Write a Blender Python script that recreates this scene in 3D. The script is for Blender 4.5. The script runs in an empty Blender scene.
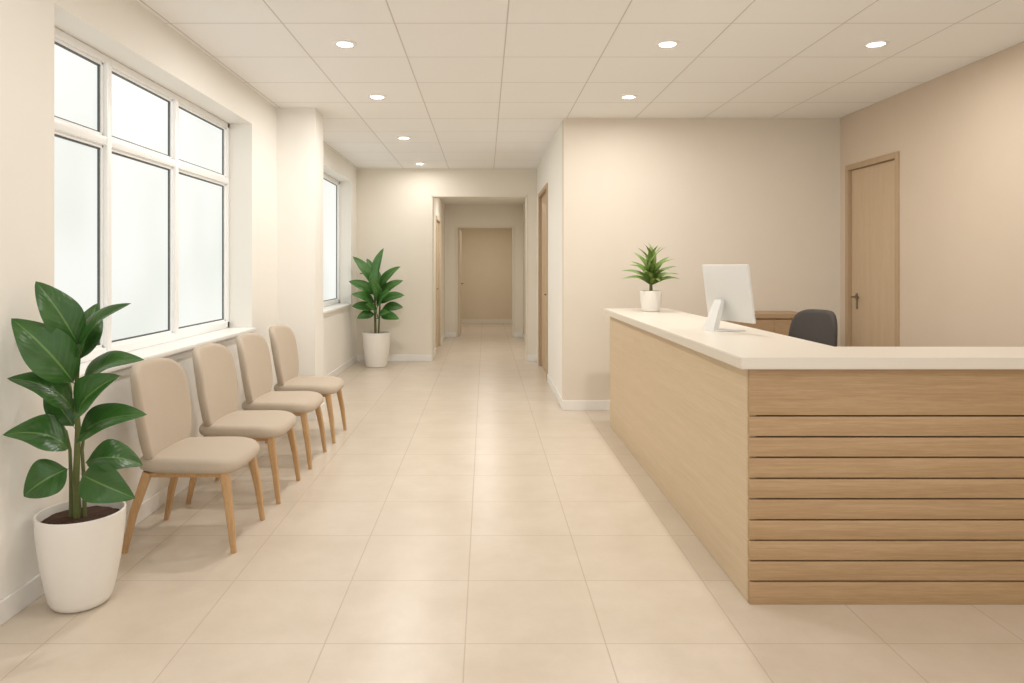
import bpy, bmesh, math, random
from mathutils import Vector, Matrix
random.seed(7)
C = bpy.context.scene.collection
PI = math.pi
R = math.radians
F, CX, CY, CZ = 700.0, 485.0, 266.0, 1.5
def P(px, py, Y):
    return Vector(((px-CX)*Y/F, Y, CZ-(py-CY)*Y/F))

# ---------------------------------------------------------------- materials
def lin(c):
    return tuple(((v/255)/12.92 if v/255 <= .04045 else ((v/255+.055)/1.055)**2.4) for v in c)+(1,)
class NT:
    def __init__(s, name):
        s.m = bpy.data.materials.new(name); s.m.use_nodes = True
        s.t = s.m.node_tree; s.b = s.t.nodes['Principled BSDF']
    def n(s, typ, **kw):
        x = s.t.nodes.new(typ)
        for k, v in kw.items(): setattr(x, k, v)
        return x
    def l(s, a, b): s.t.links.new(a, b)
    def math(s, op, a, b=None):
        x = s.n('ShaderNodeMath', operation=op)
        for i, v in enumerate((a, b)):
            if v is None: continue
            if isinstance(v, (int, float)): x.inputs[i].default_value = v
            else: s.l(v, x.inputs[i])
        return x.outputs[0]
    def mix(s, f, a, b):
        x = s.n('ShaderNodeMix', data_type='RGBA')
        for i, v in ((0, f), (6, a), (7, b)):
            if isinstance(v, (int, float, tuple)): x.inputs[i].default_value = v
            else: s.l(v, x.inputs[i])
        return x.outputs[2]
    def ramp(s, f, stops):
        x = s.n('ShaderNodeValToRGB'); e = x.color_ramp.elements
        while len(e) < len(stops): e.new(.5)
        for i, (p, c) in enumerate(stops): e[i].position = p; e[i].color = c
        s.l(f, x.inputs[0]); return x.outputs[0]
    def noise(s, vec, scale, detail=3, rough=.5):
        x = s.n('ShaderNodeTexNoise'); x.inputs['Scale'].default_value = scale
        x.inputs['Detail'].default_value = detail; x.inputs['Roughness'].default_value = rough
        if vec is not None: s.l(vec, x.inputs['Vector'])
        return x.outputs['Fac']
    def bump(s, h, strength, dist=.01):
        x = s.n('ShaderNodeBump'); x.inputs['Strength'].default_value = strength; x.inputs['Distance'].default_value = dist
        s.l(h, x.inputs['Height']); s.l(x.outputs[0], s.b.inputs['Normal'])
    def pos(s): return s.n('ShaderNodeNewGeometry').outputs['Position']
    def obj(s): return s.n('ShaderNodeTexCoord').outputs['Object']
def plain(name, c, rough=.5, metal=0, nscale=30, var=.06, bump=0, spec=.5, coat=0):
    t = NT(name); a = lin(c); d = tuple(v*(1-var) for v in a[:3])+(1,)
    f = t.noise(t.obj(), nscale)
    t.l(t.mix(f, a, d), t.b.inputs['Base Color'])
    t.b.inputs['Roughness'].default_value = rough; t.b.inputs['Metallic'].default_value = metal
    t.b.inputs['Specular IOR Level'].default_value = spec
    t.b.inputs['Coat Weight'].default_value = coat
    if bump: t.bump(t.noise(t.obj(), nscale*4), bump, .004)
    return t.m
def wood(name, c1, c2, scale, rough=.45, gs=1.0, bump=.06):
    """scale stretches the noise so the grain runs along the axis with the small number"""
    t = NT(name)
    mp = t.n('ShaderNodeMapping'); mp.inputs['Scale'].default_value = scale
    t.l(t.pos(), mp.inputs['Vector'])
    n1 = t.noise(mp.outputs[0], 1.4*gs, 3, .5); n2 = t.noise(mp.outputs[0], 8*gs, 5, .6); n3 = t.noise(mp.outputs[0], 24*gs, 4, .6)
    f = t.math('ADD', t.math('ADD', t.math('MULTIPLY', n1, .28), t.math('MULTIPLY', n2, .42)), t.math('MULTIPLY', n3, .30))
    col = t.ramp(f, [(.38, lin(c2)), (.5, lin(tuple((a+b)/2 for a, b in zip(c1, c2)))), (.6, lin(c1))])
    t.l(col, t.b.inputs['Base Color']); t.b.inputs['Roughness'].default_value = rough
    t.bump(n2, bump, .002); return t.m
def grid_mask(t, x0, y0, wx, wy, width):
    sep = t.n('ShaderNodeSeparateXYZ'); t.l(t.pos(), sep.inputs[0])
    out = []; cells = []
    for o, a0, w in ((sep.outputs[0], x0, wx), (sep.outputs[1], y0, wy)):
        q = t.math('DIVIDE', t.math('SUBTRACT', o, a0), w)
        cells.append(t.math('FLOOR', q))
        d = t.math('ABSOLUTE', t.math('SUBTRACT', t.math('FRACT', q), .5))   # .5 at the line
        mr = t.n('ShaderNodeMapRange'); t.l(d, mr.inputs[0])
        mr.inputs[1].default_value = .5-width/w; mr.inputs[2].default_value = .5-width/w*.4
        out.append(mr.outputs[0])
    cmb = t.n('ShaderNodeCombineXYZ'); t.l(cells[0], cmb.inputs[0]); t.l(cells[1], cmb.inputs[1])
    wn = t.n('ShaderNodeTexWhiteNoise'); t.l(cmb.outputs[0], wn.inputs[0])
    return t.math('MAXIMUM', out[0], out[1]), wn.outputs['Value']

M = {}
# floor tiles
t = NT('beige_floor_tile')
g, cell = grid_mask(t, -.079, 2.78, .558, .558, .0034)
base = t.mix(t.ramp(t.noise(t.pos(), 3.0, 7, .68), [(.3, (0, 0, 0, 1)), (.7, (1, 1, 1, 1))]), lin((223, 211, 196)), lin((208, 195, 177)))
base = t.mix(t.math('MULTIPLY', cell, .25), base, lin((207, 193, 175)))
base = t.mix(t.math('MULTIPLY', t.noise(t.pos(), 60, 4, .7), .3), base, lin((200, 185, 166)))
t.l(t.mix(t.math('MULTIPLY', g, .65), base, lin((180, 163, 143))), t.b.inputs['Base Color'])
t.l(t.math('ADD', t.math('MULTIPLY', t.noise(t.pos(), 5, 2), .06), t.math('ADD', .27, t.math('MULTIPLY', g, .3))), t.b.inputs['Roughness'])
t.bump(t.math('SUBTRACT', 1, g), .2, .002)
M['floor'] = t.m
# ceiling tiles
t = NT('white_ceiling_tile')
g, cell = grid_mask(t, .139, 4.44, .712, .718, .006)
base = t.mix(t.noise(t.pos(), 90, 5, .7), lin((250, 249, 248)), lin((247, 246, 244)))
base = t.mix(t.math('MULTIPLY', cell, .25), base, lin((244, 242, 239)))
t.l(t.mix(t.math('MULTIPLY', g, .6), base, lin((172, 162, 148))), t.b.inputs['Base Color'])
t.b.inputs['Roughness'].default_value = .85
t.bump(t.math('SUBTRACT', t.math('MULTIPLY', t.noise(t.pos(), 120, 5), .15), g), .3, .003)
M['ceiling'] = t.m
def paint(name, a, b):
    t = NT(name)
    t.l(t.mix(t.noise(t.pos(), 3, 5, .6), lin(a), lin(b)), t.b.inputs['Base Color'])
    t.b.inputs['Roughness'].default_value = .75; t.bump(t.noise(t.pos(), 160, 4), .06, .002); return t.m
M['wall'] = paint('cream_wall_paint', (246, 243, 237), (243, 240, 233))
M['wall_rec'] = paint('warm_cream_wall_paint', (232, 223, 209), (228, 218, 203))
M['wall_right'] = paint('beige_wall_paint', (218, 202, 183), (213, 196, 176))
M['wall_dim'] = paint('sand_wall_paint', (226, 212, 188), (221, 206, 181))
M['cor_wall'] = paint('corridor_wall_paint', (240, 233, 220), (237, 229, 215))
M['trim'] = plain('white_trim_paint', (247, 245, 241), .45)
M['soft_trim'] = plain('cream_trim_paint', (236, 228, 213), .5)
M['upvc'] = plain('white_window_frame', (253, 254, 254), .3, var=.01)
M['gasket'] = plain('dark_window_gasket', (84, 88, 88), .5)
M['oak_side'] = wood('light_oak_panel_lengthwise', (217, 196, 166), (207, 185, 153), (14, .45, 14), .5, bump=.02)
M['oak_front_shaded'] = wood('oak_slats_shaded', (193, 162, 124), (172, 140, 101), (.6, 12, 15), .5)  # brown slats, kept darker than side panel: front's shade put into colour
M['groove'] = plain('dark_groove', (88, 64, 44), .8)
M['counter'] = plain('white_stone_counter', (232, 224, 211), .32, nscale=120, var=.05)
M['door'] = wood('beech_door_veneer', (206, 183, 153), (197, 173, 142), (10, 10, .6), .5)
M['door_frame'] = wood('beech_door_frame', (193, 168, 137), (182, 156, 124), (12, 12, .7), .5)
M['pale_door'] = wood('pale_beech_veneer', (220, 203, 178), (212, 194, 168), (10, 10, .6), .5)
M['credenza'] = wood('light_brown_cabinet_veneer', (182, 154, 120), (168, 139, 105), (.9, 9, 12), .5)
M['beech'] = wood('honey_beech_legs', (204, 167, 122), (187, 147, 102), (20, 20, 3), .4)
M['steel'] = plain('brushed_steel', (150, 140, 126), .35, 1)
M['pot'] = plain('white_ceramic', (242, 238, 231), .3, var=.03)
M['soil'] = plain('brown_soil', (92, 62, 44), .95, nscale=70, var=.7, bump=1)
M['stem'] = plain('green_brown_stem', (112, 122, 66), .6, nscale=40, var=.4)
M['dark_fabric'] = plain('charcoal_chair_fabric', (92, 87, 83), .95, nscale=200, var=.3, bump=.3, spec=.15)
M['black'] = plain('black_plastic', (40, 40, 42), .5)
M['mon_white'] = plain('white_monitor_shell', (228, 227, 224), .3, var=.02)
M['screen'] = plain('dark_screen_glass', (22, 24, 28), .1, var=.02)
t = NT('greige_upholstery')
f = t.noise(t.obj(), 320, 3, .7); f2 = t.noise(t.obj(), 90, 4, .6)
c = t.mix(f, lin((210, 196, 179)), lin((186, 171, 152)))
t.l(t.mix(t.math('MULTIPLY', f2, .35), c, lin((182, 167, 148))), t.b.inputs['Base Color'])
t.b.inputs['Roughness'].default_value = .95; t.b.inputs['Specular IOR Level'].default_value = .2
t.b.inputs['Sheen Weight'].default_value = .1
t.bump(f, .5, .003); M['fabric'] = t.m
def leafmat(name, dark, mid, rib, rough, nv=11, vs=.04):
    t = NT(name); uv = t.n('ShaderNodeTexCoord').outputs['UV']
    sep = t.n('ShaderNodeSeparateXYZ'); t.l(uv, sep.inputs[0])
    d = t.math('ABSOLUTE', t.math('SUBTRACT', sep.outputs[0], .5))
    ribf = t.math('LESS_THAN', d, .022)
    ph = t.math('SUBTRACT', t.math('MULTIPLY', sep.outputs[1], nv), t.math('MULTIPLY', d, 6))
    vein = t.math('ABSOLUTE', t.math('SINE', t.math('MULTIPLY', ph, PI)))
    line = t.math('POWER', t.math('SUBTRACT', 1, vein), 5)
    n = t.noise(t.pos(), 9, 3)
    c = t.mix(n, lin(dark), lin(mid))
    c = t.mix(t.math('MULTIPLY', line, vs), c, lin(rib))
    c = t.mix(t.math('MULTIPLY', ribf, .7), c, lin(rib))
    t.l(c, t.b.inputs['Base Color']); t.b.inputs['Roughness'].default_value = rough
    t.bump(vein, .15, .004); return t.m
M['leaf_big'] = leafmat('glossy_dark_green_leaf', (30, 70, 28), (68, 114, 46), (116, 152, 82), .34)
M['leaf_far'] = leafmat('mid_green_leaf', (48, 94, 42), (88, 136, 62), (116, 156, 90), .45, 8)
M['leaf_spike'] = leafmat('fresh_green_strap_leaf', (88, 118, 54), (138, 164, 82), (164, 186, 108), .45, 3)
# frosted glass, daylight painted as the pane's own glow
t = NT('frosted_glass_daylight')
sep = t.n('ShaderNodeSeparateXYZ'); t.l(t.pos(), sep.inputs[0])
nz = t.noise(t.pos(), 1.6, 0)
mr = t.n('ShaderNodeMapRange'); t.l(sep.outputs[2], mr.inputs[0]); mr.inputs[1].default_value = .9; mr.inputs[2].default_value = 2.8
f = t.math('ADD', t.math('MULTIPLY', nz, .7), t.math('MULTIPLY', mr.outputs[0], .35))
col = t.ramp(f, [(.25, lin((224, 229, 221))), (.45, lin((237, 240, 234))), (.75, lin((247, 248, 244)))])
t.b.inputs['Base Color'].default_value = (.05, .05, .05, 1); t.b.inputs['Roughness'].default_value = .5
t.l(col, t.b.inputs['Emission Color']); t.b.inputs['Emission Strength'].default_value = 1.0
M['frost'] = t.m
t = NT('lamp_lens'); t.b.inputs['Emission Color'].default_value = (1, .95, .87, 1); t.b.inputs['Emission Strength'].default_value = 4
t.l(t.mix(t.noise(t.obj(), 20), (1, 1, 1, 1), (.9, .9, .9, 1)), t.b.inputs['Base Color']); M['lens'] = t.m

# ---------------------------------------------------------------- mesh helpers
def finish(name, bm, mat, parent=None, smooth=True, ang=35):
    bmesh.ops.recalc_face_normals(bm, faces=bm.faces)
    me = bpy.data.meshes.new(name); bm.to_mesh(me); bm.free()
    if smooth:
        for p in me.polygons: p.use_smooth = True
        me.set_sharp_from_angle(angle=R(ang))
    me.materials.append(mat)
    o = bpy.data.objects.new(name, me); C.objects.link(o)
    if parent: o.parent = parent
    return o
def box(bm, x0, x1, y0, y1, z0, z1, bev=0, seg=2, mat=None):
    b2 = bmesh.new()
    r = bmesh.ops.create_cube(b2, size=1)
    for v in b2.verts:
        v.co = Vector((x0+(v.co.x+.5)*(x1-x0), y0+(v.co.y+.5)*(y1-y0), z0+(v.co.z+.5)*(z1-z0)))
    if bev: bmesh.ops.bevel(b2, geom=b2.edges[:], offset=bev, segments=seg, affect='EDGES', profile=.5)
    if mat is not None:
        for v in b2.verts: v.co = mat @ v.co
    me = bpy.data.meshes.new('tmp'); b2.to_mesh(me); b2.free(); bm.from_mesh(me); bpy.data.meshes.remove(me)
def lathe(bm, prof, seg=40, cx=0, cy=0, mat=None):
    rings = []
    for r, z in prof:
        if r < 1e-6: rings.append([bm.verts.new((cx, cy, z))])
        else: rings.append([bm.verts.new((cx+r*math.cos(2*PI*i/seg), cy+r*math.sin(2*PI*i/seg), z)) for i in range(seg)])
    for a, b in zip(rings, rings[1:]):
        for i in range(seg):
            j = (i+1) % seg
            if len(a) == 1 and len(b) == 1: continue
            if len(a) == 1: bm.faces.new((a[0], b[i], b[j]))
            elif len(b) == 1: bm.faces.new((a[i], a[j], b[0]))
            else: bm.faces.new((a[i], a[j], b[j], b[i]))
    if mat is not None:
        for rg in rings:
            for v in rg: v.co = mat @ v.co
def tube(bm, pts, rad, seg=14, square=0):
    pts = [Vector(p) for p in pts]; rings = []
    if not isinstance(rad, (list, tuple)): rad = [rad]*len(pts)
    for i, p in enumerate(pts):
        d = (pts[min(i+1, len(pts)-1)]-pts[max(i-1, 0)]).normalized()
        ref = Vector((0, 1, 0)) if abs(d.y) < .9 else Vector((1, 0, 0))
        a = d.cross(ref).normalized(); b = d.cross(a).normalized(); rg = []
        for k in range(seg):
            th = 2*PI*k/seg; c, s = math.cos(th), math.sin(th)
            if square:
                q = (abs(c)**square+abs(s)**square)**(-1/square); c *= q; s *= q
            rg.append(bm.verts.new(p+a*c*rad[i]+b*s*rad[i]))
        rings.append(rg)
    for r0, r1 in zip(rings, rings[1:]):
        for k in range(seg):
            j = (k+1) % seg; bm.faces.new((r0[k], r0[j], r1[j], r1[k]))
    bm.faces.new(rings[0]); bm.faces.new(rings[-1])
def pad(bm, w, h, t, n, edge, fn, N=56, dome=.0):
    """rounded cushion: superellipse outline w x h, thickness t, edge rounding, mapped by fn(a,b,c)"""
    inner = [.0, .25, .5, .75, .9]
    e = edge/(min(w, h)/2)
    def st(sgn):
        L = []
        for s in inner: L.append((s*(1-e), sgn*(t/2+dome*(1-s*s))))
        for k in range(0, 5):
            a = PI/2*k/5; L.append((1-e+e*math.sin(a), sgn*(t/2-edge+edge*math.cos(a)) if t/2 > edge else sgn*(t/2)*math.cos(a)))
        return L
    prof = st(-1)+[(1, 0)]+st(1)[::-1]
    rings = []
    for s, c in prof:
        if s < 1e-6: rings.append([bm.verts.new(fn(0, 0, c))]); continue
        rg = []
        for i in range(N):
            th = 2*PI*i/N; co, si = math.cos(th), math.sin(th)
            q = (abs(co)**n+abs(si)**n)**(-1/n)
            rg.append(bm.verts.new(fn(w/2*s*co*q, h/2*s*si*q, c)))
        rings.append(rg)
    for a, b in zip(rings, rings[1:]):
        for i in range(N):
            j = (i+1) % N
            if len(a) == 1: bm.faces.new((a[0], b[i], b[j]))
            elif len(b) == 1: bm.faces.new((a[i], a[j], b[0]))
            else: bm.faces.new((a[i], a[j], b[j], b[i]))
def thing(name, label, cat, loc=(0, 0, 0), rz=0, group=None):
    o = bpy.data.objects.new(name, None); C.objects.link(o); o.empty_display_size = .1
    o.location = loc; o.rotation_euler = (0, 0, rz); o['label'] = label; o['category'] = cat
    if group: o['group'] = group
    return o
def struct(name, bm, mat, parent=None, smooth=False):
    o = finish(name, bm, mat, parent, smooth); o['kind'] = 'structure'; return o
def sempty(name, loc=(0, 0, 0)):
    o = bpy.data.objects.new(name, None); C.objects.link(o); o.location = loc; o['kind'] = 'structure'; return o
def dup(root, loc, label, rz=0):
    r = root.copy(); C.objects.link(r); r.location = loc; r.rotation_euler = (0, 0, rz); r['label'] = label
    for ch in list(root.children):
        c = ch.copy(); C.objects.link(c); c.parent = r
        for g2 in list(ch.children):
            d = g2.copy(); C.objects.link(d); d.parent = c
    return r

# ---------------------------------------------------------------- the room
XL, XC, XR = -2.03, .82, 3.70
YF, YR, YE, YZ = 11.05, 7.29, 14.8, 18.4
H = 3.04
Y0 = -1.0
bm = bmesh.new(); box(bm, -2.43, 3.9, Y0, YZ+.2, -.1, 0); struct('floor', bm, M['floor'])
bm = bmesh.new(); box(bm, -2.43, 3.9, Y0, YF+.2, H, H+.1); struct('ceiling', bm, M['ceiling'])
def wallx(bm, x0, x1, ya, yb, openings, z1=H):
    """wall running along Y with openings (ya,yb,za,zb)"""
    y = ya
    for (a, b, za, zb) in sorted(openings):
        box(bm, x0, x1, y, a, 0, z1)
        if za > 0: box(bm, x0, x1, a, b, 0, za)
        box(bm, x0, x1, a, b, zb, z1); y = b
    box(bm, x0, x1, y, yb, 0, z1)
W1 = (3.30, 6.10, .93, 2.74); W2 = (8.3, 10.62, .90, 2.78)
bm = bmesh.new(); wallx(bm, -2.43, XL, Y0, YF+.2, [W1, W2])
box(bm, XL-.01, -1.655, 6.82, 7.17, 0, H)
struct('wall_left', bm, M['wall'])
bm = bmesh.new()
box(bm, XL, -.837, YF, YF+.2, 0, H); box(bm, .663, XC, YF, YF+.2, 0, H); box(bm, -.837, .663, YF, YF+.2, 2.605, H)
struct('wall_far', bm, M['cor_wall'])
bm = bmesh.new(); box(bm, XC, XR, YR, YR+.15, 0, H); struct('wall_back', bm, M['wall_rec'])
D2 = (9.15, 10.55, 0, 2.56)
bm = bmesh.new(); wallx(bm, XC, XC+.15, YR+.15, YF+.2, [D2]); struct('wall_passage', bm, M['wall'])
D1 = (6.27, 7.14, 0, 2.50)
bm = bmesh.new(); wallx(bm, XR, XR+.2, Y0, YR+.15, [D1]); struct('wall_right', bm, M['wall_right'])
D3 = (12.1, 13.2, 0, 2.35)
bm = bmesh.new(); wallx(bm, -1.0, -.85, YF+.2, YE, [D3], 2.8); box(bm, .8, .95, YF+.2, YE, 0, 2.8); struct('wall_corridor', bm, M['cor_wall'])
bm = bmesh.new(); box(bm, -1.0, -.59, YE, YE+.15, 0, 2.8); box(bm, .59, .95, YE, YE+.15, 0, 2.8); box(bm, -.59, .59, YE, YE+.15, 2.32, 2.8)
struct('wall_corridor_end', bm, M['cor_wall'])
bm = bmesh.new(); box(bm, -1.0, -.85, YE+.15, YZ, 0, 2.7); box(bm, .85, 1.0, YE+.15, YZ, 0, 2.7); box(bm, -1.0, 1.0, YZ, YZ+.15, 0, 2.7)
struct('wall_end', bm, M['wall_dim'])
bm = bmesh.new(); box(bm, -1.0, .97, YF+.2, YE+.15, 2.8, 2.9); box(bm, -1, 1, YE+.15, YZ+.15, 2.7, 2.8); struct('ceiling_corridor', bm, M['wall'])
# baseboards
def base(name, segs, h=.1, m='trim'):
    bm = bmesh.new()
    for s in segs: box(bm, s[0], s[1], s[2], s[3], 0, h, .003, 1)
    struct(name, bm, M[m])
T = .014
base('baseboard_left', [(XL, XL+T, Y0, 6.82), (XL, -1.655+T, 6.82-T, 6.82), (-1.655, -1.655+T, 6.82, 7.17), (XL, -1.655+T, 7.17, 7.17+T), (XL, XL+T, 7.184, YF)])
base('baseboard_far', [(XL+T, -.837, YF-T, YF), (.663, XC, YF-T, YF)])
base('baseboard_back', [(XC-T, XR, YR-T, YR)])
base('baseboard_passage', [(XC-T, XC, YR, 9.08), (XC-T, XC, 10.62, YF-T)])
base('baseboard_right', [(XR-T, XR, Y0, 6.2)])
base('baseboard_corridor', [(-.85, -.85+T, YF+.2, 12.03), (-.85, -.85+T, 13.27, YE), (.8-T, .8, YF+.2, YE), (-.85+T, -.59, YE-T, YE), (.59, .8-T, YE-T, YE)])
base('baseboard_end', [(-.85, .85, YZ-T, YZ)], m='soft_trim')
# corridor opening trim
bm = bmesh.new()
box(bm, -.845, -.825, YF-.008, YF+.2, 0, 2.62, .003, 1); box(bm, .65, .67, YF-.008, YF+.2, 0, 2.62, .003, 1); box(bm, -.845, .67, YF-.008, YF+.2, 2.592, 2.615, .003, 1)
struct('trim_1', bm, M['soft_trim'])
bm = bmesh.new()
box(bm, -.62, -.578, YE-.015, YE+.16, 0, 2.35, .004, 1); box(bm, .578, .62, YE-.015, YE+.16, 0, 2.35, .004, 1); box(bm, -.578, .578, YE-.015, YE+.16, 2.308, 2.35, .004, 1)
struct('trim_2', bm, M['soft_trim'])

def window(name, W, xg, mull, zt):
    ya, yb, za, zb = W
    w = sempty(name, (xg, (ya+yb)/2, za)); inv = Matrix.Translation(-w.location)
    fr = bmesh.new(); gk = bmesh.new(); gl = bmesh.new()
    d = .045; fw = .045; e = .002; mw = .026
    x0, x1 = xg-d, xg+d-.01
    za2 = za+.035
    box(fr, x0, x1, ya+e, ya+fw, za2, zb-e, .004, 2, inv); box(fr, x0, x1, yb-fw, yb-e, za2, zb-e, .004, 2, inv)
    box(fr, x0, x1, ya+e, yb-e, za2, za2+fw+.01, .004, 2, inv); box(fr, x0, x1, ya+e, yb-e, zb-fw, zb-e, .004, 2, inv)
    ys = [ya+fw/2]+mull+[yb-fw/2]; n = len(ys)-1
    for y in ys[1:-1]: box(fr, x0, x1+.005, y-mw, y+mw, za2+.03, zb-.03, .004, 2, inv)
    if zt: box(fr, x0, x1+.002, ya+.02, yb-.02, zt-mw, zt+mw, .004, 2, inv)
    rows = [(za2+fw+.01, zt-mw), (zt+mw, zb-fw)] if zt else [(za2+fw+.01, zb-fw)]
    for i in range(n):
        a = ys[i]+(mw if i else fw/2); b = ys[i+1]-(mw if i < n-1 else fw/2)
        for (c, dd) in rows:
            for (p, q, r, s) in ((a-.005, a+.018, c, dd), (b-.018, b+.005, c, dd), (a, b, c-.005, c+.018), (a, b, dd-.018, dd+.005)):
                box(fr, xg-.03, xg+.018, p, q, r, s, .003, 1, inv)
            g0, g1, h0, h1 = a+.018, b-.018, c+.018, dd-.018
            gw = .009
            for (p, q, r, s) in ((g0, g0+gw, h0, h1), (g1-gw, g1, h0, h1), (g0, g1, h0, h0+gw), (g0, g1, h1-gw, h1)):
                box(gk, xg-.02, xg+.006, p, q, r, s, 0, 1, inv)
            box(gl, xg-.012, xg-.004, g0, g1, h0, h1, 0, 1, inv)
    finish('window_frame', fr, M['upvc'], w); finish('gasket', gk, M['gasket'], w, False); finish('glass', gl, M['frost'], w, False)
    sb = bmesh.new(); box(sb, xg-.04, XL+.035, ya+.002, yb-.002, za+.002, za+.034, .006, 2, inv)
    finish('window_sill', sb, M['trim'], w)
window('window_1', W1, -2.26, [4.14, 5.05], 2.235)
window('window_2', W2, -2.24, [9.46], None)

def lever(bm, base, out, along):
    b, o, a = Vector(base), Vector(out), Vector(along)
    tube(bm, [b, b+o*.01], .026, 20); tube(bm, [b, b+o*.05], .010, 12)
    tube(bm, [b+o*.05-a*.008, b+o*.052+a*.06, b+o*.05+a*.12], [.010, .009, .008], 12)
def doorx(name, D, xface, s, leafx, hy, ha, frame_mat, leaf_mat, hz=1.15):
    ya, yb, _, zt = D
    o = sempty(name, (xface, (ya+yb)/2, 0)); inv = Matrix.Translation(-o.location)
    fr = bmesh.new(); cw = .07; pr = xface+s*.016
    lo, hi = min(pr, xface-s*.13), max(pr, xface-s*.13)
    box(fr, lo, hi, ya-cw+.045, ya+.03, 0, zt+cw-.045, .003, 1, inv); box(fr, lo, hi, yb-.03, yb+cw-.045, 0, zt+cw-.045, .003, 1, inv)
    box(fr, lo, hi, ya+.03, yb-.03, zt-.03, zt+cw-.045, .003, 1, inv)
    finish('door_frame', fr, frame_mat, o)
    lf = bmesh.new(); x0, x1 = sorted((leafx, leafx-s*.042))
    box(lf, x0, x1, ya+.034, yb-.034, .006, zt-.034, .003, 1, inv)
    leaf = finish('door_leaf', lf, leaf_mat, o)
    hb = bmesh.new(); lever(hb, (leafx-xface, hy-(ya+yb)/2, hz), (s, 0, 0), (0, ha, 0))
    box(hb, *(sorted((leafx-xface, leafx-xface+s*.004))), hy-(ya+yb)/2-.018, hy-(ya+yb)/2+.018, hz-.12, hz+.04, .001, 1)
    h = finish('door_handle', hb, M['steel'], leaf); return o
doorx('door_1', D1, XR, -1, XR+.02, 7.0, -1, M['door_frame'], M['door'], 1.19)
doorx('door_2', D2, XC, -1, XC+.03, 9.3, 1, M['door_frame'], M['door'], 1.12)
doorx('door_3', D3, -.85, 1, -.88, 12.25, 1, M['pale_door'], M['pale_door'], 1.1)
o = sempty('door_4', (-.56, YE+.17, 0))
lf = bmesh.new(); box(lf, -.02, .02, 0, 1.02, .006, 2.29, .003, 1); leaf = finish('door_leaf', lf, M['wall_dim'], o)
hb = bmesh.new(); lever(hb, (.02, .93, 1.1), (1, 0, 0), (0, -1, 0)); finish('door_handle', hb, M['steel'], leaf)

# ---------------------------------------------------------------- downlights
def lamp(parent, z, power, size=.10):
    L = bpy.data.lights.new('downlight_glow', 'AREA'); L.shape = 'DISK'; L.size = size; L.energy = power; L.color = (1, .965, .915)
    lo = bpy.data.objects.new('downlight_glow', L); C.objects.link(lo); lo.location = (0, 0, z); lo.parent = parent
def downlight(x, y, label, z=H, power=20, grp='round recessed ceiling downlights'):
    t = thing('recessed_downlight', label, 'ceiling light', (x, y, z), 0, grp)
    b = bmesh.new(); lathe(b, [(.051, -.004), (.055, -.012), (.078, -.007), (.081, .0), (.051, .0), (.051, -.004)], 36)
    finish('trim_ring', b, M['trim'], t)
    b = bmesh.new(); lathe(b, [(0, -.005), (.05, -.005), (.05, -.001), (0, -.001)], 36); finish('lens', b, M['lens'], t)
    lamp(t, -.010, power, .098); return t
for x, y, l, pw in ((-.967, 4.83, 'round glowing ceiling downlight, nearest one above the row of waiting chairs', 18),
                (-.975, 6.34, 'round glowing ceiling downlight, second from the front in the row leading to the corridor', 18),
                (-.97, 8.36, 'round glowing ceiling downlight, third from the front in the row leading to the corridor', 19),
                (-.97, 10.47, 'small looking ceiling downlight closest to the far wall above the corridor opening', 8),
                (1.26, 4.83, 'round glowing ceiling downlight above the monitor end of the reception counter', 18),
                (1.30, 6.34, 'round glowing ceiling downlight above the small spiky plant, close to the back wall', 15),
                (2.70, 4.83, 'round glowing ceiling downlight nearest the beige right wall and its door', 14)):
    downlight(x, y, l, power=pw)
downlight(0, 12.4, 'added unseen downlight in the corridor ceiling beyond the opening', 2.8, 20)  # added lamp out of view, brightens the corridor
downlight(0, 16.6, 'added unseen downlight in the ceiling of the room past the corridor', 2.7, 17)  # added lamp, unseen, lights the end room
for x, y, l, pw in ((-.967, 2.6, 'added unseen fill downlight in the front ceiling row above the large potted plant', 7),  # extra rows added out of view as fill light
                (1.26, 2.6, 'added unseen fill downlight in the front ceiling row before the slatted desk', 7),
                (-.967, .6, 'added unseen fill downlight at the near end on the window side', 10),
                (1.26, .6, 'added unseen fill downlight at the near end in the middle of the room', 10),
                (2.9, .6, 'added unseen fill downlight at the near end beside the right wall', 6)):
    downlight(x, y, l, power=pw)

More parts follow.
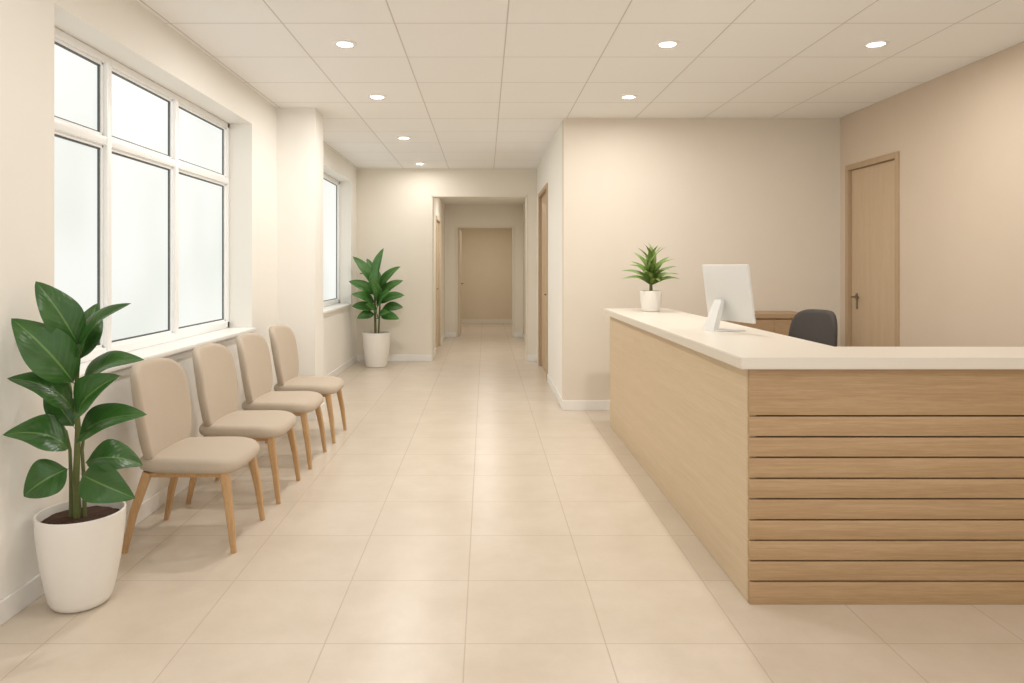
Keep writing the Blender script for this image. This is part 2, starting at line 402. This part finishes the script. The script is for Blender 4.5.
# ---------------------------------------------------------------- waiting chairs
def make_chair(loc, label):
    t = thing('waiting_chair', label, 'chair', loc, 0, 'upholstered waiting chairs below the window')
    b = bmesh.new()
    def fs(a, bb, c):
        x = a; y = bb*(1+.05*(a/.27))
        z = .450+c - .016*max(0, (a-.10)/.17)**2 + .008*(bb/.26)**2*(c > 0)
        return Vector((x+.02, y, z))
    pad(b, .555, .525, .074, 4.4, .036, fs, 72, .010); finish('seat', b, M['fabric'], t, ang=60)
    b = bmesh.new()
    def fb(a, bb, c):
        v = (bb+.28)/.56                      # 0 bottom .. 1 top
        y = a*(.88+.14*min(1, v/.45)-.05*max(0, v-.6))
        x = -.19-.105*v**1.15+.07*(a/.27)**2*(.5+.5*v)+c
        return Vector((x, y, .425+.55*v))
    pad(b, .575, .56, .056, 4.0, .027, fb, 72, .006); finish('backrest', b, M['fabric'], t, ang=60)
    b = bmesh.new()
    for s in (-1, 1): box(b, -.19, .235, s*.2-.012, s*.2+.012, .385, .412, .004, 1)
    box(b, -.19, -.165, -.2, .2, .385, .412, .004, 1); box(b, .21, .235, -.2, .2, .385, .412, .004, 1)
    finish('seat_frame', b, M['beech'], t)
    for s in (-1, 1):
        b = bmesh.new(); tube(b, [(.225, s*.205, .412), (.262, s*.228, .2), (.285, s*.237, 0)], [.023, .019, .013], 20, 4)
        finish('leg', b, M['beech'], t)
        b = bmesh.new(); tube(b, [(-.18, s*.205, .412), (-.245, s*.228, .2), (-.285, s*.24, 0)], [.023, .019, .013], 20, 4)
        finish('leg', b, M['beech'], t)
    return t
ch = make_chair((-1.600, 3.90, 0), 'beige upholstered waiting chair nearest the camera, beside the large floor plant')
for i, l in enumerate(('beige upholstered waiting chair, second from the large floor plant',
                       'beige upholstered waiting chair, third from the large floor plant',
                       'beige upholstered waiting chair at the far end of the row, next to the pillar')):
    dup(ch, (-1.600+.012*(i+1), 3.90+.755*(i+1), 0), l)

# ---------------------------------------------------------------- reception desk
desk = thing('reception_desk', 'L-shaped light oak reception desk with horizontal slats and white countertop', 'reception desk', (1.17, 3.10, 0))
dl = Matrix.Translation(-Vector((1.17, 3.10, 0)))
X0, Xr = 1.172, 3.25
b = bmesh.new(); box(b, X0, X0+.035, 3.118, 6.57, 0, 1.049, .002, 1, dl); finish('side_panel', b, M['oak_side'], desk)
b = bmesh.new(); box(b, X0+.035, 1.66, 6.53, 6.57, 0, 1.049, .002, 1, dl); finish('end_panel', b, M['oak_side'], desk)
b = bmesh.new(); box(b, X0+.01, Xr, 3.124, 3.16, 0, 1.049, 0, 1, dl); finish('backing', b, M['groove'], desk, False)
ylines = [416, 437, 457.5, 478.5, 499, 520, 540.5, 561, 581.5]
zl = [1.5-(y-266)*3.1/700 for y in ylines]
b = bmesh.new(); edges = [1.049]+zl+[0]
for i in range(len(edges)-1):
    top = edges[i]-(.0036 if i else 0); bot = edges[i+1]+(.0036 if i < len(edges)-2 else 0)
    box(b, X0, Xr, 3.10, 3.125, bot, top, .002, 2, dl)
finish('slatted_panel', b, M['oak_front_shaded'], desk)
b = bmesh.new()
def cpoly(pts, z0, z1):
    b2 = bmesh.new(); lo = [b2.verts.new((x, y, z0)) for x, y in pts]; hi = [b2.verts.new((x, y, z1)) for x, y in pts]
    b2.faces.new(lo[::-1]); b2.faces.new(hi)
    for i in range(len(pts)):
        j = (i+1) % len(pts); b2.faces.new((lo[i], lo[j], hi[j], hi[i]))
    bmesh.ops.bevel(b2, geom=b2.edges[:], offset=.004, segments=2, affect='EDGES')
    for v in b2.verts: v.co = dl @ v.co
    me = bpy.data.meshes.new('t'); b2.to_mesh(me); b2.free(); b.from_mesh(me); bpy.data.meshes.remove(me)
cpoly([(1.115, 3.05), (3.3, 3.05), (3.3, 3.47), (1.73, 3.47), (1.73, 6.63), (1.115, 6.63)], 1.049, 1.10)
finish('countertop', b, M['counter'], desk)
b = bmesh.new()
box(b, X0+.035, 1.95, 3.16, 6.53, .70, .735, .003, 1, dl); box(b, 1.95, Xr, 3.16, 3.85, .70, .735, .003, 1, dl)
finish('work_surface', b, M['counter'], desk)
for q in ((Xr-.035, Xr, 3.16, 3.84), (1.6, 1.635, 3.9, 4.35), (1.6, 1.635, 5.9, 6.53)):
    b = bmesh.new(); box(b, *q, 0, .70, .002, 1, dl); finish('inner_support', b, M['oak_side'], desk)

# low cabinet behind the desk
cb = thing('low_cabinet', 'light brown wooden low cabinet against the back wall, between monitor and office chair', 'cabinet', (2.83, 7.06, 0))
b = bmesh.new(); box(b, -.33, .33, -.19, .19, .05, .985, .003, 1); box(b, -.3, .3, -.16, .17, 0, .05); finish('body', b, M['credenza'], cb)
b = bmesh.new(); box(b, -.34, .34, -.215, .2, .985, 1.035, .004, 1); finish('top', b, M['credenza'], cb)
for s in (-1, 1):
    b = bmesh.new(); box(b, *sorted((s*.001, s*.328)), -.21, -.191, .07, .975, .001, 1); d = finish('door', b, M['credenza'], cb)
    b = bmesh.new(); tube(b, [(s*.04, -.225, .6), (s*.04, -.225, .72)], .006, 10); tube(b, [(s*.04, -.208, .61), (s*.04, -.226, .61)], .004, 8); tube(b, [(s*.04, -.208, .71), (s*.04, -.226, .71)], .004, 8)
    finish('handle', b, M['steel'], d)

# ---------------------------------------------------------------- office chair
oc = thing('office_chair', 'dark grey office chair with rounded back behind the reception desk', 'office chair', (2.37, 5.35, 0), R(205))
b = bmesh.new()
for k in range(5):
    a = 2*PI*k/5; tube(b, [(0, 0, .12), (.15*math.cos(a), .15*math.sin(a), .105), (.29*math.cos(a), .29*math.sin(a), .075)], [.026, .022, .016], 10)
lathe(b, [(0, .08), (.035, .08), (.035, .15), (0, .15)], 20); finish('star_base', b, M['black'], oc)
for k in range(5):
    a = 2*PI*k/5; x, y = .29*math.cos(a), .29*math.sin(a); b = bmesh.new()
    for s in (-1, 1):
        nn = Vector((-math.sin(a), math.cos(a), 0)); tube(b, [Vector((x, y, .028))+nn*s*.006, Vector((x, y, .028))+nn*s*.024], .028, 18)
    tube(b, [(x, y, .028), (x, y, .085)], .007, 8); finish('caster', b, M['black'], oc)
b = bmesh.new(); tube(b, [(0, 0, .14), (0, 0, .47)], .024, 18); box(b, -.1, .1, -.08, .08, .455, .485, .006, 2); finish('gas_lift', b, M['black'], oc)
b = bmesh.new(); pad(b, .46, .48, .08, 4, .035, lambda a, bb, c: Vector((a+.02, bb, .525+c)), 48, .01); finish('seat', b, M['dark_fabric'], oc, ang=60)
b = bmesh.new()
pad(b, .44, .58, .06, 4.6, .028, lambda a, bb, c: Vector((-.2-.08*(bb+.29)/.58+.06*(a/.2)**2+c, a*(1-.10*max(0, (bb)/.29)), .870+bb)), 60, .006)
finish('backrest', b, M['dark_fabric'], oc, ang=60)
b = bmesh.new(); tube(b, [(0, 0, .47), (-.2, 0, .455), (-.265, 0, .52), (-.285, 0, .75)], [.022, .02, .018, .016], 12); finish('back_support', b, M['black'], oc)

# ---------------------------------------------------------------- monitor
mon = thing('computer_monitor', 'white desktop monitor seen from behind on the reception counter', 'monitor', (1.465, 4.30, 1.10), R(17))
tl = Matrix.Translation((.03, 0, .235)) @ Matrix.Rotation(R(-8), 4, 'Y')
b = bmesh.new(); box(b, -.008, .008, -.225, .225, -.175, .175, .004, 2, tl); finish('casing', b, M['mon_white'], mon)
b = bmesh.new(); box(b, .0082, .0095, -.215, .215, -.12, .166, 0, 1, tl); finish('screen', b, M['screen'], mon, False)
b = bmesh.new()
# wedge shaped leg widening towards the counter, with a flat foot under the screen
prof = [((.012, .19), (-.008, .19)), ((-.01, .11), (-.040, .11)), ((-.035, .03), (-.072, .03)), ((-.045, .001), (-.082, .001))]
V = []
for i, ((xa, za), (xb, zb)) in enumerate(prof):
    hw = (.036, .042, .052, .058)[i]; oy = .045
    V.append([b.verts.new((xa, oy-hw, za)), b.verts.new((xa, oy+hw, za)), b.verts.new((xb, oy+hw, zb)), b.verts.new((xb, oy-hw, zb))])
for p, q in zip(V, V[1:]):
    for k in range(4): b.faces.new((p[k], p[(k+1) % 4], q[(k+1) % 4], q[k]))
b.faces.new(V[0]); b.faces.new(V[-1][::-1])
box(b, -.07, .13, -.04, .105, .0, .008, .003, 2)
finish('stand', b, M['mon_white'], mon, ang=40)

# ---------------------------------------------------------------- plants
def leaf(bm, uvl, b0, tip, width, hint, arch=.12, fold=.25, seg=12, wavy=0, pet=.1, sharp=1.0, pw=.72):
    b0, tip, hint = Vector(b0), Vector(tip), Vector(hint)
    ax = tip-b0; L = ax.length; side = ax.cross(hint).normalized(); n = side.cross(ax).normalized()
    if n.dot(hint) < 0: n = -n
    rows = []; US = (-1, -.8, -.55, -.28, 0, .28, .55, .8, 1); ph = random.random()*6
    for i in range(seg+1):
        t = i/seg
        p = b0+ax*t+n*arch*L*(1-(2*t-.9)**2)
        if t <= pet: w = .012+.05*t
        else:
            q = (t-pet)/(1-pet); w = max(.03*(1-q), (math.sin(PI*q**(.82*sharp)))**pw)
        w = w*width/2
        rg = []
        for u in US:
            # blades rise from the midrib then roll over at the margin
            z = fold*w*(1.25*abs(u)-.55*abs(u)**3) + wavy*w*math.sin(ph+t*9+u)*abs(u)
            rg.append((bm.verts.new(p+side*u*w+n*z), (u+1)/2, t))
        rows.append(rg)
    for a, c in zip(rows, rows[1:]):
        for k in range(len(US)-1):
            q = (a[k], a[k+1], c[k+1], c[k]); f = bm.faces.new([v[0] for v in q])
            for lp, v in zip(f.loops, q): lp[uvl].uv = (v[1], v[2])
def fin_leaves(bm, mat, parent):
    me = bpy.data.meshes.new('leaves'); bm.to_mesh(me); bm.free()
    for p in me.polygons: p.use_smooth = True
    me.materials.append(mat); o = bpy.data.objects.new('leaves', me); C.objects.link(o); o.parent = parent; return o
# near plant
LP = Vector((-1.80, 3.12, 0))
pl = thing('potted_plant', 'large potted plant with broad glossy dark green leaves in the foreground', 'plant', LP)
b = bmesh.new(); lathe(b, [(0, 0), (.092, 0), (.106, .004), (.118, .014), (.128, .035), (.141, .09), (.158, .18), (.171, .28), (.178, .36), (.180, .40), (.179, .409), (.175, .412), (.170, .41), (.167, .395), (.157, .33), (0, .33)], 64)
finish('pot', b, M['pot'], pl, ang=40)
b = bmesh.new(); lathe(b, [(0, .385), (.08, .383), (.13, .378), (.163, .372), (.16, .34), (0, .34)], 48)
for v in b.verts:
    if v.co.z > .37 and v.co.length > .1: v.co.z += random.uniform(-.004, .006)
finish('soil', b, M['soil'], pl)
b = bmesh.new(); inv = Matrix.Translation(-LP)
def tw(bm, pts, rad):
    tube(bm, [inv @ P(*p) for p in pts], rad, 10)
tw(b, [(78, 524, 3.11), (76, 480, 3.10), (78, 430, 3.09), (76, 390, 3.08), (80, 345, 3.07)], [.017, .014, .012, .009, .006])
tw(b, [(71, 523, 3.12), (71, 480, 3.11), (70, 450, 3.10), (66, 430, 3.10)], [.009, .008, .007, .005])
tw(b, [(85, 522, 3.12), (84, 480, 3.12), (82, 450, 3.11), (86, 420, 3.11)], [.009, .008, .007, .005])
finish('stem', b, M['stem'], pl)
bm = bmesh.new(); uvl = bm.loops.layers.uv.new('UVMap')
NL = [
 ((80, 350, 3.07), (36, 281, 3.0), .155, (.5, -.7, .4), .12, .42),
 ((76, 388, 3.06), (12, 318, 2.93), .195, (.3, -.75, .6), .16, .38),
 ((80, 368, 3.06), (129, 302, 3.08), .17, (-.5, -.6, .6), .16, .45),
 ((72, 414, 3.08), (9, 377, 2.91), .175, (.1, -.55, .8), .20, .36),
 ((82, 392, 3.08), (143, 358, 3.14), .17, (-.1, -.5, .85), .20, .38),
 ((78, 422, 3.04), (118, 375, 2.94), .185, (-.4, -.8, .5), .13, .42),
 ((70, 454, 3.07), (4, 433, 2.91), .195, (.05, -.55, .8), .22, .34),
 ((78, 446, 3.05), (145, 413, 3.0), .175, (-.2, -.65, .75), .18, .38),
 ((82, 466, 3.08), (143, 464, 3.14), .165, (.05, -.6, .75), .22, .34),
 ((72, 468, 3.06), (23, 496, 2.96), .17, (.3, -.8, .5), .20, .34),
 ((82, 474, 3.08), (134, 498, 3.02), .165, (-.3, -.8, .5), .20, .34),
 ((78, 365, 3.08), (97, 303, 3.2), .12, (.4, -.8, .2), .10, .40),
 ((76, 430, 3.10), (46, 388, 3.12), .12, (.3, -.7, .4), .10, .40),
]
for bb, tt, w, hh, ar, fo in NL:
    leaf(bm, uvl, inv @ P(*bb), inv @ P(*tt), w, hh, ar, fo, 26, .09, pw=.80, sharp=.94)
fin_leaves(bm, M['leaf_big'], pl)
# far plant
FP = Vector((-1.62, 10.45, 0))
pl = thing('potted_plant', 'potted plant with upright green leaves in the corner by the far wall', 'plant', FP)
b = bmesh.new(); lathe(b, [(0, 0), (.14, 0), (.155, .008), (.18, .14), (.205, .38), (.214, .50), (.214, .512), (.2, .512), (.19, .46), (0, .46)], 48); finish('pot', b, M['pot'], pl, ang=40)
b = bmesh.new(); lathe(b, [(0, .485), (.1, .484), (.192, .48), (.188, .465), (0, .465)], 32); finish('soil', b, M['soil'], pl)
b = bmesh.new()
for a in (0, 2.1, 4.2): tube(b, [(.03*math.cos(a), .03*math.sin(a), .48), (.05*math.cos(a), .05*math.sin(a), .9), (.04*math.cos(a), .04*math.sin(a), 1.3)], [.014, .011, .007], 8)
finish('stem', b, M['stem'], pl)
bm = bmesh.new(); uvl = bm.loops.layers.uv.new('UVMap')
inf = Matrix.Translation(-FP)
FL = [ # base px, tip px, tip Y, width
 ((377, 285), (383, 248), 10.35, .17), ((376, 290), (353, 256), 10.4, .18), ((379, 290), (400, 266), 10.4, .17),
 ((376, 296), (349, 281), 10.3, .19), ((379, 298), (403, 280), 10.5, .18), ((375, 304), (352, 294), 10.15, .18),
 ((380, 304), (404, 295), 10.2, .18), ((374, 310), (352, 306), 10.3, .17), ((381, 310), (403, 307), 10.4, .17),
 ((377, 292), (367, 258), 10.55, .16), ((378, 300), (393, 268), 10.6, .16), ((375, 314), (357, 318), 10.3, .15),
 ((381, 316), (399, 319), 10.2, .15), ((377, 306), (370, 278), 10.1, .19), ((378, 312), (390, 290), 10.1, .18),
 ((376, 318), (366, 304), 10.05, .16), ((379, 320), (389, 312), 10.05, .14), ((377, 300), (378, 262), 10.25, .18)]
for (bx, by), (tx, ty), TY, wd in FL:
    b0 = inf @ P(bx, by, 10.45); tip = inf @ P(tx, ty, TY); s = 1 if tx > bx else -1
    leaf(bm, uvl, b0, tip, wd, Vector((-.35*s, -.75, .6)), .12, .30, 14, .05)
for i in range(8):
    a = R(20+i*20); el = R(25+(i % 3)*18); d = Vector((math.cos(a)*math.cos(el), math.sin(a)*math.cos(el), math.sin(el)))
    b0 = Vector((0, 0, .85+.06*i)); tip = b0+d*.42; tip.x = max(-.38, tip.x)
    leaf(bm, uvl, b0, tip, .16, Vector((0, .2, 1)), .14, .3, 12, .04)
fin_leaves(bm, M['leaf_far'], pl)
# counter plant
KP = Vector((1.47, 6.2, 1.10))
pl = thing('potted_plant', 'small spiky plant in a white pot on the reception counter', 'plant', KP)
b = bmesh.new(); lathe(b, [(0, 0), (.068, 0), (.076, .006), (.09, .07), (.098, .165), (.098, .178), (.095, .182), (.089, .18), (.084, .14), (0, .14)], 40); finish('pot', b, M['pot'], pl, ang=40)
b = bmesh.new(); lathe(b, [(0, .168), (.05, .167), (.087, .164), (.084, .143), (0, .143)], 28); finish('soil', b, M['soil'], pl)
b = bmesh.new(); tube(b, [(0, 0, .16), (0, 0, .3)], [.016, .011], 10); finish('stem', b, M['stem'], pl)
bm = bmesh.new(); uvl = bm.loops.layers.uv.new('UVMap')
n = 36
for i in range(n):
    k = i/(n-1); a = i*2.39996; el = R(10+74*k**1.1+random.uniform(-6, 6)); L = random.uniform(.24, .30)
    b0 = Vector((0, 0, .22+.12*k)); d = Vector((math.cos(a)*math.cos(el), math.sin(a)*math.cos(el), math.sin(el)))
    leaf(bm, uvl, b0, b0+d*L, random.uniform(.044, .056), Vector((0, -.6, 1)) if el < R(60) else Vector((-math.cos(a), -math.sin(a), .3)), .16, .35, 9, 0, .03, .75)
fin_leaves(bm, M['leaf_spike'], pl)

# ---------------------------------------------------------------- light and camera
w = bpy.data.worlds.new('World'); bpy.context.scene.world = w; w.use_nodes = True
w.node_tree.nodes['Background'].inputs[0].default_value = (1, .98, .95, 1); w.node_tree.nodes['Background'].inputs[1].default_value = 1.15
cam = bpy.data.cameras.new('Camera'); co = bpy.data.objects.new('Camera', cam); C.objects.link(co)
co.location = (0, 0, CZ); co.rotation_euler = (PI/2, 0, 0); cam.sensor_width = 36; cam.lens = 36*F/1024
cam.shift_x = (512-CX)/1024; cam.shift_y = -(341.5-CY)/1024; cam.clip_start = .05
bpy.context.scene.camera = co
bpy.context.scene.view_settings.view_transform = 'Standard'
